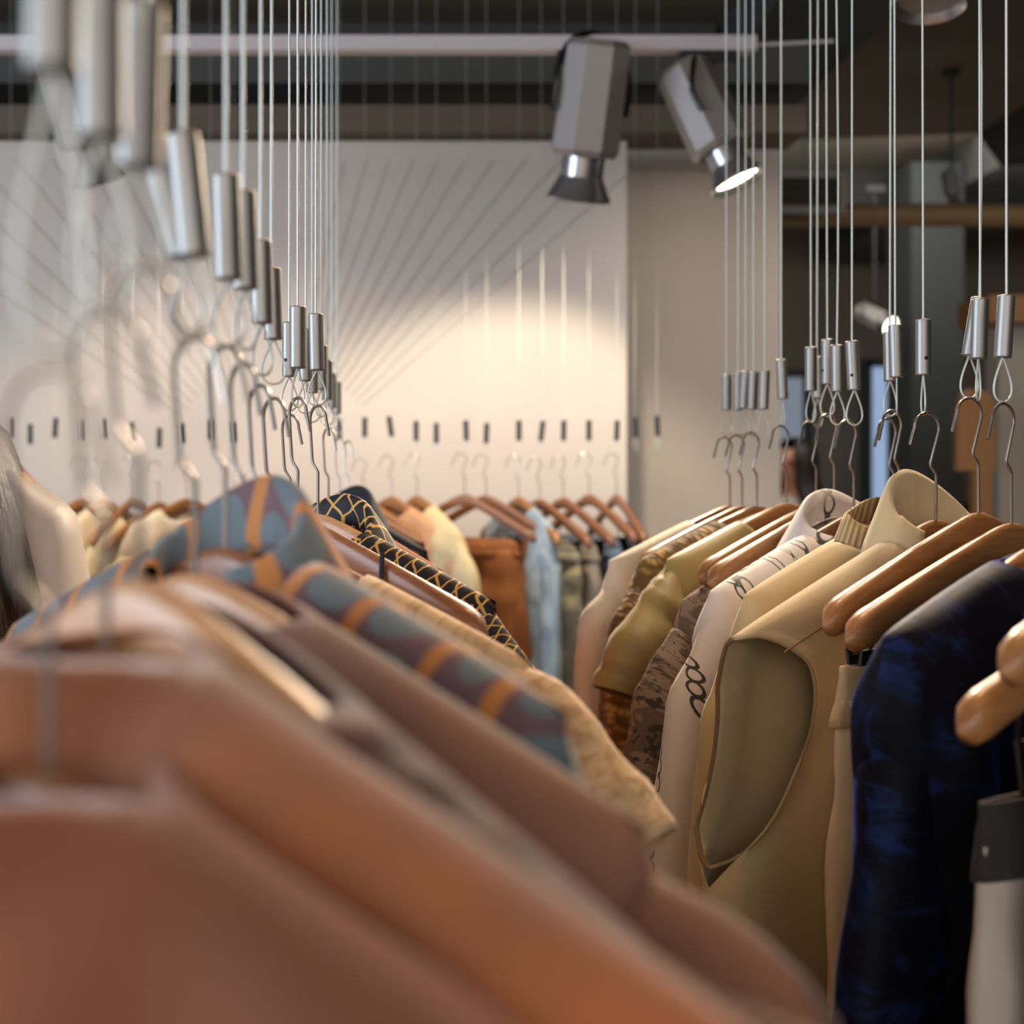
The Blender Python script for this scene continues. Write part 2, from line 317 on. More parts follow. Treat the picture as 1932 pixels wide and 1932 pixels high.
# ------------------------------------------------------------------ cables
RAILZ=2.62
HOOKT=.0985+.001     # hook top above hanger apex
def ferrule_parts(t,tilt_x,mat='steel',hole=None,ln=.05,loopw=.013,loopl=.033,looprot=0.0,looptilt=0.0,r=.0066):
    # local origin = ferrule bottom centre
    M4=Matrix.Rotation(tilt_x,4,'Y')
    b=B(); b.lathe([(.002,0),(r-.0010,0),(r-.0006,.0001),(r-.0001,.0006),(r,.0010),(r,.0014),(r,ln-.0014),(r,ln-.0010),(r-.0001,ln-.0006),(r-.0006,ln-.0001),(r-.0010,ln),(.002,ln)],28,M4); b.make('grip',mat,t,sharp=35)
    if hole is not None:
        b=B(); d=Vector((math.sin(hole),-math.cos(hole),0)); p=M4@(d*(r-.001)+Vector((0,0,.015))); 
        b.tube([p,p+(M4.to_3x3()@d)*.0012],.0017,10); b.make('screw_hole','hole',t)
    R=Matrix.Rotation(looprot,3,'Z')@Matrix.Rotation(looptilt,3,'Y')
    pts=[]
    for i in range(25):
        q=i/24; a=pi*2*q
        w=1.25*loopw*math.sin(a)*math.sin(a/2)**1.6; z=-loopl*(1-math.cos(a))/2
        pts.append(R@Vector((w*.75,0,z+.002)))
    b=B(); b.tube(pts,.0009,6); b.make('loop','wire',t)
def cable(px,pbot,L,label,group,row,tilt=0.0,topdx=0.0,hole=None,looprot=0.6,Y=None,bow=0.0,looptilt=0.0,loopl=.033):
    Y=Y or FP*.05/L; p=P(px,pbot,Y)
    t=empty('hanging_cable',p,0,label,'cable',group)
    ferrule_parts(t,tilt,hole=hole,looprot=looprot,looptilt=looptilt,loopl=loopl)
    top=Vector((math.sin(tilt)*.05,0,math.cos(tilt)*.05)); end=Vector((topdx,0,RAILZ-p.z)); pts=[]
    for i in range(13):
        q=i/12; v=top.lerp(end,q); v.x+=bow*math.sin(q*pi*3)*(1-q); pts.append(v)
    b=B(); b.tube(pts,.00105,6); b.make('wire','wire',t)
    return p
# ------------------------------------------------------------------ hangers
KD=.36
def sh(x,k=KD): return -k*(math.sqrt(x*x+.028**2)-.028)
def hanger(apex,rz,label,group,side='R',W=.2,mat='wood',clips=None,hookrot=0.0,hook=True,k=KD,hh=.0115,bar=False):
    t=empty('wooden_hanger',apex,rz,label,'hanger',group)
    b=B(); n=12; ns=41; vs=[]
    for i in range(ns):
        u=-1+2*i/(ns-1); x=u*W; e=1.0
        au=abs(u)
        if au>.9: e=math.sqrt(max(0,1-((au-.9)/.1)**2))
        h=(hh+.0025*au+.0025*math.exp(-(x/.03)**2))*max(e,.02); th=(.0055+.0045*au**2)*max(e,.02)
        zc=sh(x,k)-(hh+.0025*au)
        for q in range(n):
            a=2*pi*q/n; c,s_=math.cos(a),math.sin(a)
            vs.append((x,-.002*au**2+th*math.copysign(abs(c)**.7,c),zc+h*math.copysign(abs(s_)**.7,s_)))
    fs=[(i*n+q,i*n+(q+1)%n,(i+1)*n+(q+1)%n,(i+1)*n+q) for i in range(ns-1) for q in range(n)]+[tuple(range(n)),tuple((ns-1)*n+q for q in range(n))]
    b.add(vs,fs); b.make('body',mat,t,sharp=60)
    if hook:
        if side=='R':
            pts=[(0,-.01),(0,.041),(-.0012,.0445),(-.0062,.0495),(-.0068,.0525),(.0035,.082)]
            c=(-.0112,.084); pts+=[(c[0]+.0148*math.cos(a),c[1]+.0135*math.sin(a)) for a in [pi*i/12 for i in range(0,13)]]+[(-.0285,.078),(-.0315,.069)]
        else:
            pts=[(0,-.01),(.000,.039),(-.0015,.042),(-.0068,.0475),(-.0078,.0515),(-.0105,.083)]
            c=(.0,.0855); pts+=[(c[0]-.0105*math.cos(a),c[1]+.0125*math.sin(a)) for a in [pi*i/12 for i in range(0,13)]]+[(.0125,.079),(.0145,.071)]
        R=Matrix.Rotation(hookrot,3,'Z'); b=B(); b.tube([R@Vector((x,0,z)) for x,z in pts],.00135,8); b.make('hook','hook',t)
    if clips:
        for x in clips:
            z0=sh(x,k)-2*hh
            b=B(); b.tube([(x,0,z0+.004),(x,0,z0-.022),(x+.003,0,z0-.027),(x+.02,0,z0-.028)],.0014,6); b.tube([(x+.03,0,z0+.004),(x+.03,0,z0-.022),(x+.02,0,z0-.028)],.0014,6)
            c=b.make('clip','clipm',t)
            b=B()
            for s_ in(-1,1): b.box((x+.018,s_*.0045,z0-.04),(.022,.0025,.034),Matrix.Rotation(s_*-.12,3,'X'))
            b.make('jaw','black' if x<0 else 'clipm',c,smooth=False)
    return t
# ------------------------------------------------------------------ garments
def nz(a,b_,c=0.0): return noise.noise(Vector((a,b_,c)))
def sheets(mat,parent,name,W,length,T,widths,neck,seed,k=KD,nu=44,nv=44,fold=.008,left=None,hemw=0,lift=.0025,kx=28,only=None):
    """two cloth sheets (near -y, far +y) welded at shoulders and side seams"""
    b=B(); nw,dn,df=neck
    for s_ in (-1,1):
        if only and s_!=only: continue
        vs=[];uv=[]
        for j in range(nv+1):
            v=(j/nv)**1.5; dep=v*length
            wr=interp(widths,dep); wl=wr
            lo=left.get(s_) if left else None
            if lo and dep<lo[-1][0]: wl=interp(lo,dep)
            for i in range(nu+1):
                u=-1+2*i/nu; x=u*(wr if u>0 else wl); 
                zt=sh(max(-W,min(W,x)) if True else x,k)+lift - max(0,abs(x)-W)*.5
                oy=0.0
                if abs(x)<nw:
                    q=math.sqrt(1-(x/nw)**2); zt-= (dn if s_<0 else df)*q*(1-v); oy=(.02+.01*(s_<0))*q
                z=zt*(1-v)-length*v
                seam=(1-abs(u)**6)
                th=T*seam**.4*min(1,(dep/.05))**.42
                if lo and u<0 and dep<lo[-1][0]: th=max(th,T*.8*min(1,dep/.05)**.6*min(1,(lo[-1][0]-dep)/.03)**.6)
                rmp=min(1,dep/.12)
                f=fold*rmp*seam*(math.sin(kx*x*(1+.15*math.sin(seed))+seed*3+dep*3+2*nz(x*6,dep*3,seed))+.7*math.sin(kx*2.3*x+seed*7+dep*5))
                f+=fold*.9*seam*min(1,dep/.03)*nz(x*22,dep*14,seed+s_*5)
                y=s_*(oy*(1-min(1,dep/.05))+th)+f
                vs.append((x+.006*rmp*nz(dep*9,seed,u*1.2),y,z)); uv.append((x+s_*.5+.5,z+1))
        n=nu+1; b.add(vs,[(j*n+i,j*n+i+1,(j+1)*n+i+1,(j+1)*n+i) for j in range(nv) for i in range(nu)],uv)
    return b.make(name,mat,parent,weld=.0009,solid=.0014,sharp=0)
def sleeve(mat,parent,path,seed,name='sleeve',n=28,m=26,wr=.004,solid=.0014):
    b=B(); vs=[];uv=[]
    for j in range(m+1):
        q=j/m*(len(path)-1); i=min(int(q),len(path)-2); t=q-i; t2=t*t*(3-2*t)
        A,C=path[i],path[i+1]; x,z,a,bb=[A[k]+(C[k]-A[k])*(t if k<2 else t2) for k in range(4)]
        yy=(A[4] if len(A)>4 else 0)*(1-t)+(C[4] if len(C)>4 else 0)*t
        i0=max(0,i-0); d=Vector((C[0]-A[0],0,C[1]-A[1])).normalized()
        if t<.5 and i>0: pd=Vector((A[0]-path[i-1][0],0,A[1]-path[i-1][1])).normalized(); d=(d*(.5+t)+pd*(.5-t)).normalized()
        if t>.5 and i<len(path)-2: nd=Vector((path[i+2][0]-C[0],0,path[i+2][1]-C[1])).normalized(); d=(d*(1.5-t)+nd*(t-.5)).normalized()
        pr=Vector((-d.z,0,d.x))
        for k in range(n+1):
            an=2*pi*k/n; w=1+.0*an
            f=wr*(nz(math.cos(an)*2.2,j*.33,seed)+.8*math.sin(an*3+seed+j*.15)*.5)
            p=Vector((x,yy,z))+pr*(a+f)*math.cos(an)+Vector((0,1,0))*(bb+f*1.5)*math.sin(an)
            vs.append(p); uv.append((an/pi*.07,-j/m*.5+seed))
    N_=n+1
    b.add(vs,[(j*N_+k,j*N_+k+1,(j+1)*N_+k+1,(j+1)*N_+k) for j in range(m) for k in range(n)],uv)
    return b.make(name,mat,parent,weld=.0003,solid=solid,sharp=0)
def collar(mat,parent,nw,df,h,flap,spread=.02,open_=.5,k=KD,depth=.03,name='collar',seed=0,zoff=0):
    b=B(); m=40; vs=[];uv=[]; P_=[(0,-.012),(0,0),(0,.5),(.0015,.92),(.004,1.0),(.007,.95)]
    for j in range(m+1):
        a=-pi+open_+(2*pi-2*open_)*j/m      # 0 = far centre
        cx_,cy=math.sin(a),math.cos(a); bk=(1+math.cos(a))/2
        x=nw*cx_; y=depth*cy; z0=sh(x,k)-(df*.3 if cy>0 else 0)-(1-bk)*.03+.002+zoff
        hh=h*(.35+.65*bk)
        for q,(o,zz) in enumerate(P_): vs.append((x+o*cx_,y+o*cy,z0+(zz*hh if zz>0 else zz))); uv.append((j*.004,zz*hh))
        fl=flap*(1+ .55*(1-bk))
        for q in range(1,5):
            tt=q/4; sp=spread*tt*(1+.5*math.sin(a)**2); vs.append((x+(.007+sp)*cx_*1.2,y+(.007+sp*.7)*cy,z0+hh*.95-fl*tt)); uv.append((j*.004,hh+fl*tt))
    n=len(P_)+4
    b.add(vs,[(j*n+q,j*n+q+1,(j+1)*n+q+1,(j+1)*n+q) for j in range(m) for q in range(n-1)],uv)
    return b.make(name,mat,parent,solid=.0014,sharp=0)
def band(mat,parent,nw,dn,df,h,k=KD,depth=.028,name='rib_collar'):
    b=B(); m=48; vs=[];uv=[]
    for j in range(m+1):
        a=2*pi*j/m; c,s_=math.sin(a),math.cos(a); x=nw*c; y=depth*s_
        z=sh(x,k)-(df if s_>0 else dn)*abs(s_)+.002
        for q in range(5):
            t=q/4; vs.append((x*(1-.16*t),y*(1-.2*t),z-.003+h*t)); uv.append((j*.0042,h*t))
    b.add(vs,[(j*5+q,j*5+q+1,(j+1)*5+q+1,(j+1)*5+q) for j in range(m) for q in range(4)],uv)
    return b.make(name,mat,parent,solid=.0022,sharp=0)
def edge_tube(mat,parent,pts,r,name): b=B(); b.tube(pts,r,6); return b.make(name,mat,parent)
def longs(W,k=KD,drop=.5,out=.02,a=.062,bb=.026,a2=.04,sd=1):
    z=sh(W,k); return [(sd*(W-.045),z-.045,a*.9,bb*.6),(sd*(W+out*.3),z-.10,a,bb),(sd*(W+out),z-.24,a*.88,bb),(sd*(W+out*1.1),z-drop,a2,bb*.8)]
def shirt(name,apex,rz,label,cat,mat,W=.2,length=.72,T=.028,widths=None,neck=(.07,.05,.012),seed=1,k=KD,fold=.008,sleeves='long',smat=None,col=None,group=None,spath=None,dz=0,out=.02,kx=28,**kw):
    t=empty(name,Vector(apex)+Vector((0,0,dz)),rz,label,cat,group)
    widths=widths or [(0,W),(.06,W+.012),(.2,W+.005),(length,W+.03)]
    sheets(mat,t,'body',W,length,T,widths,neck,seed,k,fold=fold,kx=kx,**kw)
    if sleeves:
        for sd in(-1,1):
            pth=spath(sd) if spath else longs(W,k,sd=sd,out=out)
            sleeve(smat or mat,t,pth,seed+sd)
    if col=='shirt': collar(kw.get('cmat') or mat,t,neck[0],neck[2],.03,.042,k=k)
    return t
def pants(name,apex,rz,label,cat,mat,w=.16,length=.8,z0=-.11,T=.02,seed=1,band_mat=None,bandh=.04,group=None,taper=.8,fold=.004,bt=1.0,xo=0.0,kx=2):
    t=empty(name,apex,rz,label,cat,group)
    for sd in(-1,1):
        pth=[(xo+sd*w*.5,z0-bandh*.55,w*.50,T*.6),(xo+sd*w*.5,z0-.16,w*.54,T*1.1),(xo+sd*w*.5*1.02,z0-.4,w*.47*taper**.4,T*1.1),(xo+sd*w*.5*1.03,z0-length,w*.45*taper,T)]
        sleeve(mat,t,pth,seed+sd,'trouser_leg',wr=fold)
    sleeve(band_mat or mat,t,[(xo,z0,w*bt,T*.5),(xo,z0-bandh*.5,w*bt*1.01,T*.85),(xo,z0-bandh,w*1.03,T)],seed,'waistband',wr=.001,m=8,solid=.003)
    return t
R30=math.radians
XR=.472; XL=-.079
# ---------------- right row
def yl(L): return FP*.05/L
GR='steel cables of the right hand row'
RC=[ # px, bottom, L, tilt, topdx, hole, looprot, bow, label
 (1892,675,118,.06,.002,None,.25,0,'cable with steel grip nearest the right edge, above the second front hanger'),
 (1846,677,113,.03,-.001,None,.95,0,'cable with steel grip in front of a tilted one, second from right edge'),
 (1829,672,112,.17,.004,None,.2,.003,'cable whose grip leans right behind its neighbour, with an empty wide loop'),
 (1742,708,105,.0,-.003,.0,1.4,0,'lone cable with a dark screw hole in its grip, above the beige vest'),
 (1692,712,99,-.03,-.004,None,1.2,0,'front cable of the close pair left of the beige vest collar'),
 (1680,719,93,-.01,.002,None,.4,0,'rear cable of the close pair left of the beige vest collar'),
 (1612,736,93,-.05,-.002,-.6,.1,0,'cable with a side screw hole, above the chain print shirt hanger'),
 (1580,739,88,-.01,-.002,None,.15,.002,'middle cable of the trio above the chain print shirt'),
 (1561,725,85,.0,-.004,-1.2,.2,0,'leftmost cable of the trio above the chain print shirt'),
 (1530,738,83,.0,-.002,None,.6,0,'front cable of the pair in front of the dark background, left of the trio'),
 (1543,751,78,-.02,.002,None,.6,0,'rear cable of the pair left of the trio, its grip warm lit'),
 (1477,753,75,-.04,-.003,None,1.5,0,'single cable above the far woman with dark hair'),
 (1440,772,73.5,.04,.000,None,.3,0,'cable just right of the pale partition edge'),
 (1419,773,71.5,.04,.001,None,.8,0,'cable hanging right at the pale partition edge'),
 (1403,771,70,.06,.002,None,.3,0,'blurred cable behind two others, third from far end of right row'),
 (1393,774,68.5,.0,.0,None,.2,0,'blurred cable second from far end of right row'),
 (1371,774,66.5,.0,-.002,None,.3,0,'last blurred cable at the far end of the right row')]
for (px,pb,L,ti,dx,ho,lr,bo,lb) in RC:
    ll=.0375
    cable(px,pb,L,lb,GR,'R',tilt=ti,topdx=dx,hole=ho,looprot=lr,bow=bo,loopl=ll)
GH='wooden hangers of the right hand row'
def rap(px,py,L): return P(px,py,yl(L))
def rh(px,py,L,deg,label,clips=None,mat='wood',W=.2,hr=0.0): return hanger(rap(px,py,L),R30(deg),label,GH,'R',W,mat,clips,R30(hr))
HA=rap(1846,972,113); HB=rap(1908,992,118); HV=rap(1766,985,105.5)
rh(1846,972,113,35,'bare wooden hanger with rounded tip above the cream joggers',clips=(-.175,.12),W=.208,hr=-8)
rh(1908,992,118,33,'wooden hanger with a pale tip between the bare one and the velvet jacket',W=.206)
HC=Vector((XR+.006,.935,CZ-.036)); hanger(HC,R30(33),'wooden hanger inside the dark blue velvet jacket',GH,'R',.205,'wood')
HD=Vector((XR+.0,.805,CZ-.057)); hanger(HD,R30(30),'blurred wooden hanger tip above the off white joggers at right edge',GH,'R',.2,'wood',(-.145,.12))
HE=Vector((XR+.0,.775,CZ-.020)); hanger(HE,R30(33),'nearest wooden hanger tip at the right edge, above the jeans',GH,'R',.2,'wood',(-.135,.12))
rh(1766,985,105.5,35,'wooden hanger inside the sleeveless beige jacket',hr=-10)
rh(1696,968,99,35,'brown hanger inside the tan rib collar top',mat='wood_dark')
rh(1686,972,93,35,'brown hanger mostly hidden behind the beige jacket collar',mat='wood_dark',W=.19)
HS=rap(1611,972,91.5); rh(1611,972,91.5,35,'brown hanger inside the white chain print shirt',mat='wood_dark')
rh(1574,952,87,34,'light wooden hanger behind the chain print shirt collar')
HCm=rap(1540,953,81); rh(1540,953,81,34,'wooden hanger inside the camouflage shirt')
HO=rap(1484,952,76); rh(1484,952,76,33,'wooden hanger inside the olive short sleeved top')
HK=rap(1428,958,72.5); rh(1428,958,72.5,32,'wooden hanger inside the chunky yellow knit')
rh(1400,958,70,32,'dim wooden hanger behind the knit, second from far end',W=.19)
HI=rap(1377,957,67.5); rh(1377,957,67.5,32,'wooden hanger inside the ivory long sleeved top, farthest on the right row',mat='wood_dark')
# garments right
t=shirt('velvet_jacket',HC,R30(33),'dark blue crushed velvet jacket at the right edge','jacket','velvet',W=.205,length=.8,T=.036,neck=(.075,.08,.015),seed=2.2,fold=.012,kx=46,widths=[(0,.205),(.05,.218),(.2,.20),(.8,.235)],
  spath=lambda sd:[(sd*.150,-.10,.045,.012),(sd*.166,-.17,.06,.026),(sd*.184,-.34,.068,.032),(sd*.205,-.66,.066,.03)])
edge_tube('velvet',t,[(-.11,-.034,-.048),(-.112,-.042,-.08),(-.118,-.046,-.16),(-.12,-.046,-.26)],.0016,'shoulder_seam')
# sleeveless beige jacket (vest) with deep armholes
t=empty('sleeveless_jacket',HV,R30(35),'sleeveless beige jacket with pointed collar and deep open armhole','jacket')
WV=.272
AH=.195
left={-1:[(AH*q/24,WV+.026*(q/24)-.082*math.sin(pi*(q/24)**.85)**.8) for q in range(25)],1:[(AH*q/24,WV+.026*(q/24)-.022*math.sin(pi*(q/24)**.9)) for q in range(25)]}
sheets('beige',t,'body',WV,.78,.03,[(0,WV),(.06,WV),(.195,WV+.026),(.78,WV+.04)],(.07,.03,.01),4.4,left=left,fold=.006,kx=22,nu=60,nv=64)
def armpts(s_):
    pts=[]
    for i in range(30):
        dep=AH*(i/29); v=dep/.78; x=-interp(left[s_],dep); zt=sh(max(-WV,x))+.0025; z=zt*(1-v)-.78*v
        th=max(.0,.03*.8*min(1,dep/.05)**.6*min(1,(AH-dep)/.03)**.6); pts.append((x,s_*th-.000,z))
    return pts
edge_tube('bind',t,armpts(1),.0022,'armhole_binding'); edge_tube('beige_in',t,armpts(-1),.0014,'armhole_binding')
edge_tube('bind',t,[(-x,-.0215,sh(x)-.021) for x in (.236,.2,.16,.12,.09)],.0007,'shoulder_seam')
edge_tube('bind',t,[(-.280,-.012,-.30),(-.282,-.014,-.45),(-.286,-.014,-.7)],.0008,'side_seam')
collar('beige',t,.05,.01,.05,.05,spread=.018,open_=.95,depth=.026,zoff=-.002)
# lapel panel seen right of the hanger
# tan top with rib collar
HT=rap(1696,968,99)
t=shirt('jersey_top',HT,R30(35),'tan jersey top with ribbed round collar behind the beige jacket','top','tan',W=.222,length=.76,T=.03,neck=(.092,.03,.01),seed=6.1,fold=.008,widths=[(0,.222),(.05,.232),(.25,.22),(.76,.25)],sleeves='y',
  spath=lambda sd:[(sd*.18,-.13,.05,.018),(sd*.215,-.18,.052,.024),(sd*.228,-.32,.055,.028),(sd*.235,-.46,.055,.03)])
band('rib',t,.092,.03,.01,.026)
# chain print shirt
t=shirt('chain_print_shirt',HS,R30(36),'white shirt printed with dark metal chains','shirt','chain',W=.222,length=.76,T=.032,neck=(.08,.055,.005),seed=3.3,fold=.011,kx=34,widths=[(0,.222),(.05,.236),(.25,.235),(.76,.26)],
  spath=lambda sd:[(sd*.18,-.125,.055,.02),(sd*.222,-.18,.055,.028),(sd*.245,-.36,.06,.034),(sd*.25,-.58,.06,.034)])
collar('chain',t,.066,.005,.026,.038,spread=.02,open_=.8,depth=.03)
# camouflage
shirt('camouflage_shirt',HCm,R30(35),'brown camouflage shirt sliver left of the chain print shirt','shirt','camo',W=.225,length=.62,T=.03,seed=5.2,fold=.012,kx=36,dz=-.03,
  spath=lambda sd:[(sd*.19,-.14,.06,.02),(sd*.235,-.19,.06,.03),(sd*.26,-.34,.062,.034),(sd*.28,-.50,.055,.03)])
# olive short sleeved
t=shirt('satin_top',HO,R30(33),'olive satin top with a wide flared short sleeve','top','olive',W=.205,length=.6,T=.028,neck=(.08,.04,.01),seed=7.7,fold=.009,kx=36,
  spath=lambda sd:[(sd*.165,-.105,.05,.016),(sd*.195,-.135,.058,.026),(sd*.232,-.185,.068,.036),(sd*.245,-.222,.07,.04)])
# chunky knit
shirt('knit_sweater',HK,R30(32),'chunky mustard knit sweater behind the olive top','sweater','knit',W=.205,length=.62,T=.036,neck=(.07,.03,.01),seed=8.8,fold=.006,spath=lambda sd:[(sd*.16,-.115,.05,.02),(sd*.205,-.155,.05,.03),(sd*.222,-.33,.052,.034),(sd*.215,-.56,.05,.032)])
# ivory
shirt('long_sleeved_top',HI,R30(32),'pale ivory long sleeved top, farthest garment of the right row','top','ivory',W=.222,length=.7,T=.03,neck=(.075,.03,.01),seed=9.9,fold=.006,spath=lambda sd:[(sd*.18,-.125,.048,.02),(sd*.225,-.16,.046,.028),(sd*.242,-.33,.04,.03),(sd*.262,-.6,.036,.028)])
# cream joggers
t=pants('joggers',HA+Vector((0,0,0)),R30(35),'cream joggers with rolled waistband clipped under the bare hanger','trousers','cream',w=.19,length=.75,z0=-.112,T=.022,seed=3.0,band_mat='tan',bandh=.045,fold=.006,bt=.97,taper=1.04)
edge_tube('tan',t,[(-.178,-.014,-.16),(-.186,-.018,-.26),(-.17,-.026,-.33),(-.176,-.026,-.42),(-.19,-.016,-.52)],.0018,'side_seam')
# off-white joggers & jeans at right edge
pants('joggers',HD,R30(30),'off white joggers with a dark waistband, near the right edge','trousers','offwhite',w=.178,length=.75,z0=-.118,T=.016,seed=5.0,band_mat='charcoal',bandh=.042,fold=.004)
t=pants('jeans',HE,R30(33),'dark blue jeans cut off by the right edge','jeans','denim_dk',w=.15,length=.8,z0=-.115,T=.024,seed=6.0,fold=.005)
for dz in(-.205,-.213): edge_tube('stitch',t,[(-.155,-.016,dz),(-.13,-.03,dz-.002),(-.09,-.032,dz-.004),(-.04,-.02,dz-.004)],.0006,'stitching')
# ---------------- left row
GL='steel cables of the left hand row'
LC=[(100,138,402,.02,0,None,.5,'very blurred cable with huge grip at the top left corner'),
 (192,262,338,.0,0,None,.4,'second very blurred cable grip from the top left corner'),
 (262,318,309,.03,0,None,.4,'brownish blurred grip hanging left of the bright tilted one'),
 (350,484,228,-.28,.0,2,.7,'cable with brightly lit grip leaning left'),
 (368,484,232,-.10,0,None,.6,'broad blurred grip in front of the bright leaning one'),
 (432,528,198,-.03,0,None,.5,'blurred bright edged grip, left of the slim brown one'),
 (464,546,185,-.03,.0,None,1.0,'slim brown grip behind the bright edged one'),
 (495,611,157,-.02,0,None,.9,'upright grip left of the leaning hidden one, above the tangled hooks'),
 (516,641,135,-.03,0,None,.2,'darker grip hanging behind the upright one, with a wide loop'),
 (562,695,117,.0,0,None,1.0,'sharp steel grip at the centre of the left row'),
 (546,711,103,.0,.0,-.5,.6,'grip with a dark screw hole just behind the sharp centre grip'),
 (577,719,98,.0,0,None,.4,'grip half hidden behind the sharp centre grip'),
 (598,699,107,-.02,0,None,.3,'sharp steel grip right of the centre one'),
 (589,742,88,.0,0,None,.4,'short lower grip peeking out behind the sharp right grip'),
 (606,735,83,.0,0,None,.9,'grip tucked behind the sharp right grip'),
 (617,755,76,.0,0,None,.4,'third last grip of the left row, against the pale wall'),
 (626,770,66,.0,0,None,.4,'second last grip of the left row, against the pale wall'),
 (636,781,61,.0,0,None,.4,'last grip of the left row, against the pale wall')]
for i,(px,pb,L,ti,dx,ho,lr,lb) in enumerate(LC): cable(px,pb,L,lb,GL,'L',tilt=ti,topdx=dx-(.012 if ti<-.2 else 0),hole=ho,looprot=lr,loopl=(.068,.049,.033)[min(i,2)])
GLH='wooden hangers of the left hand row'
def lh(px,py,L,deg,label,mat='wood_dark',W=.2,clips=None,hr=0.0,k=KD): a=rap(px,py,L); hanger(a,R30(deg),label,GLH,'L',W,mat,clips,R30(hr),k=k); return a
A1=lh(92,1480,400,-40,'extremely blurred hanger inside the nearest terracotta garment',hr=40)
A2=lh(200,1245,337,-42,'blurred hanger inside the rust wool garment',hr=30)
A3=lh(262,1105,309,-42,'large blurred pale wooden hanger lying over the brown tweed','wood_pale',W=.2,hr=30,k=.52)
A5=lh(368,1092,232,-44,'blurred hanger inside the mauve shirt','wood_pale',hr=20)
A6=lh(425,1042,198,-46,'blurred hanger inside the oval print shirt collar',hr=10)
A7=lh(458,1048,185,-46,'brown hanger hidden behind the oval print shirt',W=.14,hr=0)
A8=lh(490,1035,157,-46,'brown hanger just in front of the crinkled blouse',W=.13,hr=0)
A9=lh(517,1020,137,-40,'brown hanger inside the crinkled beige blouse',W=.195)
A11=lh(562,980,117,-45,'long bare brown hanger reaching down to the right, carrying a ribbed top',clips=None,W=.205)
A10=lh(548,985,103,-40,'brown hanger behind the long bare one, left of the net print collar',W=.18)
A13=lh(600,975,107,-45,'hanger inside the navy and gold net print shirt','wood_pale',W=.2)
A14=lh(620,965,80,-50,'far brown hanger above the burnt orange garment',W=.19)
A15=lh(640,955,66,-50,'far brown hanger inside the dark navy collar garment',W=.19)
A17=lh(656,950,60,-52,'last brown hanger at the far end of the left row','wood',W=.19)
def shs(W,o=.06,l=.12,k=KD,a=.06,bb=.03):   # flared short sleeve
    return lambda sd:[(sd*(W-.04),sh(W,k)-.055,a*.85,bb*.6),(sd*(W+.005),sh(W,k)-.075,a,bb),(sd*(W+o*.6),sh(W,k)-.06-l*.5,a,bb*1.1),(sd*(W+o),sh(W,k)-.06-l,a,bb*1.2)]
shirt('wool_coat',A1,R30(-40),'nearest terracotta wool garment, fully blurred at the bottom left','coat','terra',W=.21,length=.7,T=.04,seed=1.1,fold=.02,dz=.006,neck=(.03,.004,.002))
shirt('wool_jacket',A2,R30(-42),'blurred rust orange wool jacket sweeping across the bottom','jacket','rust',W=.21,length=.75,T=.036,seed=2.5,fold=.02,dz=.006,neck=(.03,.004,.002),spath=shs(.21,.07,.2))
shirt('tweed_jacket',A3,R30(-42),'blurred brown tweed jacket under the large pale hanger','jacket','tweed',W=.21,length=.75,T=.034,seed=3.5,fold=.016,k=.52,dz=.003,neck=(.085,.07,.012),spath=shs(.2,.05,.2))
t=shirt('mauve_shirt',A5,R30(-44),'blurred mauve brown shirt between the tweed and the oval print shirt','shirt','mauve',W=.215,length=.75,T=.032,seed=4.5,fold=.012,dz=.003,neck=(.06,.03,.008),spath=shs(.215,.05,.22))
t=shirt('oval_print_shirt',A6,R30(-46),'shirt with blue grey ovals and orange stripes, stand-up collar','shirt','oval',W=.205,length=.75,T=.032,seed=5.5,fold=.007,neck=(.065,.05,.01),spath=shs(.195,.0,.2,a=.05),dz=.011)
collar('oval',t,.042,.008,.026,.03,spread=.016,open_=.7,depth=.024)
t=shirt('crinkled_blouse',A9,R30(-40),'crinkled beige blouse with a wide sleeve pointing down right','blouse','crinkle',W=.21,length=.7,T=.026,seed=6.5,fold=.007,kx=40,neck=(.085,.06,.02),spath=lambda sd:[(sd*.165,-.112,.05,.02),(sd*.205,-.125,.056,.026),(sd*.235,-.15,.056,.03),(sd*.262,-.182,.055,.032)])
# ribbed top hanging from the bare brown hanger
t=empty('ribbed_top',A11,R30(-45),'small pink ribbed top peeking out over the long bare brown hanger','top')
sheets('ribpink',t,'body',.2,.5,.02,[(0,.06),(.06,.165),(.5,.17)],(.02,.06,.02),7.5,lift=-.030,fold=.004)
edge_tube('navy',t,[(.105,-.008,-.022),(.106,-.010,-.04),(.107,-.012,-.055)],.002,'hanging_tape')
t=shirt('net_print_shirt',A13,R30(-45),'navy shirt with a gold net print and pointed collar','shirt','net',W=.205,length=.7,T=.024,seed=7.5,fold=.005,neck=(.06,.05,.008))
collar('net',t,.055,.008,.020,.032,spread=.02,open_=.6,depth=.028)
shirt('orange_shirt',A14,R30(-50),'burnt orange shirt behind the net print shirt','shirt','orange',W=.2,length=.7,T=.026,seed=8.5,fold=.006)
t=shirt('navy_shirt',A15,R30(-50),'dark navy shirt with a pointed collar behind the orange one','shirt','navy',W=.19,length=.7,T=.026,seed=9.5,fold=.006,neck=(.06,.05,.008))
collar('navy',t,.055,.008,.03,.04,open_=.6)
shirt('brown_shirt',A17,R30(-52),'brown shirt at the far end of the left row','shirt','brown',W=.19,length=.7,T=.026,seed=10.5)
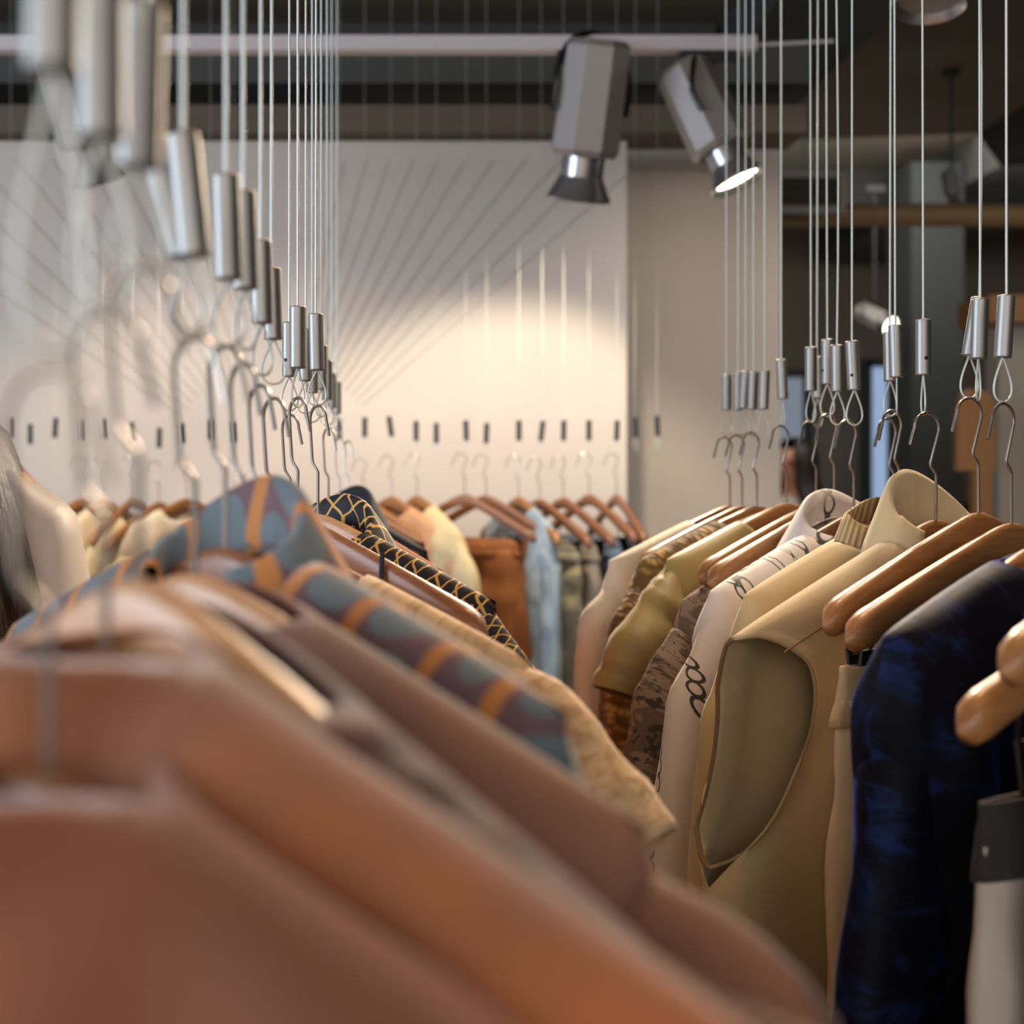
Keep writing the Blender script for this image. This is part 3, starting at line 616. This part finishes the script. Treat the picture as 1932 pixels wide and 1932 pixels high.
# ---------------- back row
BY=3.12; GB='steel cables of the back row'; GBH='hangers of the back row'
def ordn(k): return ['first','second','third','fourth','fifth','sixth','seventh','eighth','ninth','tenth','eleventh','twelfth','thirteenth','fourteenth','fifteenth','sixteenth'][k]
BL=[(20,826,.0),(57,838,.0),(103,826,.06),(155,830,.0),(197,828,-.02),(252,834,-.1),(300,845,.02),(345,836,-.06),(397,830,.0),(442,834,-.05)]
BR=[(640,828,.0),(688,825,.0),(739,823,-.14),(785,832,.0),(823,836,.0),(880,831,-.04),(917,836,.04),(979,831,.0),(1020,832,.12),(1063,831,.02),(1111,831,.0),(1163,831,.04),(1199,825,-.04),(1241,822,-.05)]
for lst,side in ((BL,'left'),(BR,'right')):
    for k,(px,pb,ti) in enumerate(lst):
        j=k if side=='left' else k
        lb='%s dark back row grip counted from the left, %s the crowded hooks'%(ordn(j),'left of' if side=='left' else 'right of')
        p=P(px,pb,BY); t=empty('hanging_cable',p,0,lb,'cable',GB)
        M4=Matrix.Rotation(ti,4,'Y'); b=B(); b.lathe([(.002,0),(.0062,0),(.0062,.001),(.0062,.046),(.0062,.047),(.002,.047)],14,M4); b.make('grip','clipm',t)
        top=M4@Vector((0,0,.047)); b=B(); b.tube([top,(0.,0,RAILZ-p.z)],.00035,5); b.make('wire','wire',t)
        b=B(); b.tube([(0,0,.002),(.006,0,-.018),(.002,0,-.034),(-.006,0,-.018),(0,0,.002)],.0008,5); b.make('loop','wire',t)
BH=[(157,940,60,'wood',0),(197,942,70,'wood',0),(252,940,72,'wood',0),(300,948,62,'wood',0),(352,942,40,'wood',0),(442,945,60,'wood',0),
 (688,944,-42,'wood',0),(739,938,-50,'wood',0),(787,936,-62,'wood',0),(877,934,-38,'wood_dark',1),(917,936,-42,'wood_dark',1),(979,938,-68,'wood',0),(1018,943,-60,'wood_dark',1),(1063,940,-62,'wood_dark',1),(1112,934,-66,'wood_dark',1),(1163,934,-80,'wood_dark',1)]
names=['half hidden hanger nearest the person on the back row','hanger with cream garment, second on the back row','dark centred hanger with cream garments at left of back row','small bare hanger showing its triangle, left part of back row','wide angled hanger left of the oval print shirt','hanger just behind the crowded hooks on the back row',
 'brown arched hanger left of the peach garment','hanger inside the peach garment','hanger inside the butter yellow garment','wide bare hanger holding brown trousers','wide bare hanger right of the first, over the brown trousers','hanger inside the pale washed denim jacket','hanger with acid washed trousers, right of the denim jacket','hanger with grey trousers on the back row','hanger with pale blue jeans, second from the right end','narrow looking hanger at the right end of the back row']
BA=[]
for (px,py,dg,mt,cl),nm in zip(BH,names):
    a=P(px,py,BY); BA.append((a,R30(dg)))
    hanger(a,R30(dg),nm,GBH,'R' ,.2,mt,(-.13,.12) if cl else None,R30(-dg),k=.5,hh=.011)
def bs(i,name,lab,cat,mat,**k): 
    a,r=BA[i]; return shirt(name,a,r,lab,cat,mat,k=.5,seed=i+.3,length=.6,W=k.pop('W',.2),**k)
bs(0,'cream_shirt','cream garment beside the person, first on the back row','shirt','butter',T=.03)
bs(1,'tee_shirt','pale cream top second on the back row','top','cream',T=.03)
bs(2,'butter_blouse','butter coloured blouse under the dark centred hanger','blouse','butter',T=.03,dz=-.02)
bs(4,'cream_dress','cream dress behind the oval print collar','dress','cream',T=.03)
bs(3,'cream_cardigan','cream cardigan under the small bare hanger','cardigan','butter',dz=-.06,T=.03)
bs(6,'tan_shirt','tan brown shirt left of the peach garment on the back row','shirt','orange',dz=-.02,T=.026)
bs(7,'peach_blouse','peach blouse on the back row','blouse','peach',T=.03)
bs(8,'yellow_shirt','butter yellow shirt on the back row','shirt','butter',T=.034)
bs(11,'denim_jacket','pale washed denim jacket on the back row','jacket','denim_lt',T=.018,W=.17,widths=[(0,.17),(.06,.172),(.6,.17)],spath=lambda sd:[(sd*.13,-.12,.04,.015),(sd*.155,-.18,.035,.018),(sd*.16,-.34,.03,.02),(sd*.16,-.55,.028,.02)])
def bp(i,name,lab,mat,w=.14,xo=0,z0=-.10): a,r=BA[i]; return pants(name,a,r,lab,'jeans' if 'jean' in name else 'trousers',mat,w=w,length=.8,z0=z0,T=.03,seed=i+.7,fold=.008,xo=xo)
bp(9,'brown_trousers','rust brown trousers left of the other brown pair','brown',.15)
bp(10,'brown_trousers','rust brown trousers next to the denim jacket','brown',.15)
bp(12,'mottled_trousers','mottled grey and cream trousers right of the denim jacket','acid',.15)
bp(13,'grey_trousers','plain grey trousers between mottled ones and blue jeans','greige',.14)
bp(14,'blue_jeans','faded blue jeans second from the right end of the back row','denim',.14)
bp(15,'blue_jeans','slim blue jeans at the right end of the back row','denim',.14)
# ---------------- rails that carry the cables
for (a,c,lb) in (((XL,-.4,RAILZ),(XL,2.5,RAILZ),'steel rail above the left hand row, out of view'),((XR,-.4,RAILZ),(XR,2.5,RAILZ),'steel rail above the right hand row, out of view'),((-1.6,BY,RAILZ),(.9,BY,RAILZ),'steel rail above the back row, out of view')):
    t=empty('hanging_rail',a,0,lb,'rail'); b=B(); v=Vector(c)-Vector(a); b.tube([(0,0,0),v],.012,12); b.make('tube','satin',t)
    for q in(.08,.5,.92): p=v*q; b=B(); b.tube([p,(p.x,p.y,CEIL-RAILZ)],.005,6); b.make('support_rod','satin',t)
# ------------------------------------------------------------------ people
def person(loc,rz,label,hcol,topmat,h=1.66,longhair=.5,bottom='navy',armdown=True,facing=0):
    t=empty('person',loc,rz,label,'person'); s=h/1.66
    V=[((0,0,.88),.125),((0,0,1.02),.105),((0,-.0,1.16),.115),((0,0,1.29),.12),((0,0,1.36),.06),((0,0,1.42),.048),((0,-.01,1.50),.078),((0,-.012,1.57),.085),((0,-.0,1.615),.06)]
    E=[(i,i+1) for i in range(8)]
    for sd in(-1,1):
        o=len(V); V+=[((sd*.10,0,1.33),.06),((sd*.175,0,1.315),.052),((sd*.205,.01,1.16),.043),((sd*.215,.0,1.03),.036),((sd*.22,-.03,.86),.028),((sd*.222,-.04,.80),.026)]
        E+=[(3,o),(o,o+1),(o+1,o+2),(o+2,o+3),(o+3,o+4),(o+4,o+5)]
        for f,(dx,dy,l) in enumerate(((-.026,-.0,.06),(-.009,0,.075),(.009,0,.072),(.024,0,.058),(-.032,-.02,.045))):
            q=len(V); V+=[((sd*.222+dx*.3,-.042+dx*.9,.775),.010),((sd*.222,-.045+dx,.80-.035-l*.5),.009),((sd*.215,-.05+dx,.80-.035-l),.007)]
            E+=[(o+5,q),(q,q+1),(q+1,q+2)]
        o=len(V); V+=[((sd*.085,0,.84),.095),((sd*.09,-.005,.5),.06),((sd*.09,.015,.28),.055),((sd*.09,.01,.08),.038),((sd*.095,-.06,.04),.034),((sd*.1,-.14,.03),.026)]
        E+=[(0,o)]+[(o+i,o+i+1) for i in range(5)]
    me=D.meshes.new('body'); me.from_pydata([tuple(c*s for c in v) for v,_ in V],E,[]); o=D.objects.new('body',me); COL.objects.link(o); o.parent=t; me.materials.append(MT['skin'])
    m=o.modifiers.new('skin','SKIN'); m.use_smooth_shade=True
    for i,(v,r) in enumerate(V): me.skin_vertices[0].data[i].radius=(r*s,r*s); me.skin_vertices[0].data[i].use_root=(i==0)
    m=o.modifiers.new('sub','SUBSURF'); m.levels=m.render_levels=2
    # face
    b=B(); b.lathe([(.001,.02),(.006,.012),(.010,0),(.011,-.012),(.001,-.018)],10,Matrix.Translation((0,-.098*s,1.52*s))@Matrix.Rotation(.2,4,'X')); b.make('nose','skin',t)
    for sd in(-1,1):
        b=B(); b.lathe([(.001,.010),(.008,.006),(.011,0),(.008,-.006),(.001,-.010)],10,Matrix.Translation((sd*.032*s,-.083*s,1.545*s))); b.make('eye','hole',t)
        b=B(); b.lathe([(.001,.03),(.012,.02),(.015,0),(.010,-.022),(.001,-.03)],10,Matrix.Translation((sd*.083*s,.0,1.53*s))@Matrix.Scale(.5,4,(1,0,0))); b.make('ear','skin',t)
    b=B(); b.tube([(-.022*s,-.083*s,1.478*s),(0,-.09*s,1.475*s),(.022*s,-.083*s,1.478*s)],[.003,.006,.003],6); b.make('lips',plain_lip,t)
    # clothes
    b=B(); rings=[(1.385,.06,.06),(1.37,.10,.07),(1.345,.17,.085),(1.30,.205,.10),(1.22,.19,.12),(1.10,.165,.12),(.98,.165,.125),(.88,.185,.135)]; n=32; vs=[];uv=[]
    for j,(z,a,c) in enumerate(rings):
        for k in range(n):
            q=2*pi*k/n; f=1+.03*nz(math.cos(q)*3,z*6,3)*min(1,j)+.02*math.sin(q*9)*(j/7)
            vs.append((a*f*math.cos(q)*s,c*f*math.sin(q)*s,z*s-.02*(j<3)*abs(math.cos(q)))); uv.append((q*.15,z))
    b.add(vs,[(j*n+k,j*n+(k+1)%n,(j+1)*n+(k+1)%n,(j+1)*n+k) for j in range(len(rings)-1) for k in range(n)],uv); b.make('shirt',topmat,t,solid=.003,sub=1)
    for sd in(-1,1):
        g=sleeve(topmat,t,[(sd*.09*s,1.33*s,.02,.03),(sd*.15*s,1.305*s,.05,.055),(sd*.19*s,1.25*s,.062,.064),(sd*.225*s,1.12*s,.062,.062),(sd*.235*s,.95*s,.055,.055)],loc[1]+sd,'sleeve',wr=.008)
        sleeve(bottom,t,[(sd*.09*s,.93*s,.10,.12),(sd*.095*s,.75*s,.095,.10),(sd*.095*s,.4*s,.08,.08),(sd*.095*s,.10*s,.075,.08)],loc[1]+sd+9,'trouser_leg')
    # hair: cap + long fall
    b=B(); vs=[]; rings=[]; n=36
    L=longhair; prof=[(1.665,.01),(1.655,.05),(1.625,.085),(1.58,.102),(1.53,.106),(1.48,.108),(1.42,.118),(1.36,.17),(1.36-L*.25,.205),(1.36-L*.6,.228),(1.36-L,.17)]
    for j,(z,r) in enumerate(prof):
        for k in range(n+1):
            q=-1.05+(pi+2.1)*k/n; ext=1+.05*math.sin(q*14+z*9)+.04*nz(q*4,z*8,1)
            y=.01+r*math.sin(q)*ext*(1 if z>1.5 else .82)+(.03*(z<1.4)); vs.append((r*1.02*math.cos(q)*ext*s,y*s,z*s))
    n1=n+1; b.add(vs,[(j*n1+k,j*n1+k+1,(j+1)*n1+k+1,(j+1)*n1+k) for j in range(len(prof)-1) for k in range(n)]); b.make('hair','hair',t,solid=.012,sharp=0)
    return t
plain_lip=plain('lips',(164,88,80),.5)
t=person((P(-62,0,1.42).x-.142,1.42,0.02),R30(184),'person in a pale satin shirt with long dark hair, cut off by left edge',0,'shirtw',h=1.68,longhair=.42)
# strands of loose hair
b=B(); random.seed(4)
for i in range(26):
    x0=.142+random.random()*.022; pts=[]
    for j in range(9):
        z=1.50-j*.05; pts.append((-x0-.003*math.sin(j*.5+i)-.0035*j,.06,z))
    b.tube(pts,.0003,4)
b.make('loose_hair','hair',t)
person((P(1497,0,6.4).x,6.4,-.075),R30(-48),'far woman with dark hair and a light top behind the hooks',0,'offwhite',h=1.62,longhair=.28)
# ------------------------------------------------------------------ lights
def light(kind,name,loc,target,energy,col,**k):
    l=D.lights.new(name,kind); l.energy=energy; l.color=col
    for a,v in k.items(): setattr(l,a,v)
    o=D.objects.new(name,l); COL.objects.link(o); o.location=loc
    o.rotation_euler=(Vector(target)-Vector(loc)).to_track_quat('-Z','Y').to_euler(); return o
WARM=(1.0,.81,.58); COOL=(.72,.84,1.0); NEUT=(1.0,.93,.88)
light('AREA','right_aisle_fill',(3.2,3.0,2.6),(2.6,4.6,1.0),9,(1,.93,.84),shape='RECTANGLE',size=1.0,size_y=1.0)  # unseen fill added to brighten the beige side wall
light('AREA','daylight_left_window',(-4.2,.4,1.9),(0,1.2,1.3),170,COOL,shape='RECTANGLE',size=3.4,size_y=1.8)
light('AREA','rear_fill',(-.4,-2.7,1.9),(0,2.5,1.6),68,NEUT,shape='RECTANGLE',size=5.0,size_y=1.9)  # soft fill added behind the camera, no window there
light('SPOT','wall_spot',(.40,2.76,1.92),(.28,WY,1.05),28,(1.0,.83,.64),spot_size=R30(92),spot_blend=.45,shadow_soft_size=.03)
light('SPOT','partition_fill',(1.3,2.4,2.2),(.92,WY+.5,1.3),22,(1.0,.86,.70),spot_size=R30(70),spot_blend=.7,shadow_soft_size=.03)  # added to lift the pale partition, no fixture at this spot
light('SPOT','row_spot',(.50,2.55,2.05),(.32,1.7,1.15),95,WARM,spot_size=R30(75),spot_blend=.6,shadow_soft_size=.04)
light('SPOT','top_spot',(.72,1.75,2.15),(.40,1.0,1.25),34,WARM,spot_size=R30(80),spot_blend=.7,shadow_soft_size=.04)
light('SPOT','left_warm_spot',(.35,1.35,2.5),(.0,.55,1.2),30,(1.0,.60,.32),spot_size=R30(70),spot_blend=.8,shadow_soft_size=.05)
light('SPOT','left_rack_spot',(-.62,2.74,1.90),(-.45,WY,1.05),18,(1,.83,.66),spot_size=R30(110),spot_blend=.8,shadow_soft_size=.03)
light('SPOT','far_spot',P(1662,640,5.9),(2.6,4.6,1.1),30,WARM,spot_size=R30(110),spot_blend=.8,shadow_soft_size=.05)
light('AREA','far_room_fill',(1.9,5.7,2.6),(2.1,7.0,1.1),18,(.95,.92,.85),shape='RECTANGLE',size=2.0,size_y=1.0)  # unseen fill added so the far woman is not a silhouette
light('AREA','floor_bounce_fill',(1.2,6.8,.5),(1.2,5.8,2.9),7,(1,.9,.76),shape='RECTANGLE',size=3.0,size_y=1.5)  # added upward fill in place of bounce from the floor
w=D.worlds.new('w'); SC.world=w; w.use_nodes=True; w.node_tree.nodes['Background'].inputs[0].default_value=(.75,.8,.9,1); w.node_tree.nodes['Background'].inputs[1].default_value=.15
# ------------------------------------------------------------------ camera
cam=D.cameras.new('camera'); co=D.objects.new('camera',cam); COL.objects.link(co); SC.camera=co
co.location=(0,0,CZ); co.rotation_euler=(pi/2,0,0)
cam.sensor_width=36; cam.sensor_fit='HORIZONTAL'; cam.lens=36*FP/1932
cam.shift_x=(966-VX)/1932; cam.shift_y=(VY-966)/1932
cam.clip_start=.02
cam.dof.use_dof=True; cam.dof.focus_distance=1.15; cam.dof.aperture_fstop=cam.lens/8.6; cam.dof.aperture_blades=0
vs=SC.view_settings; vs.view_transform='Standard'; vs.look='None'; vs.gamma=1; vs.exposure=0.30; vs.use_curve_mapping=False
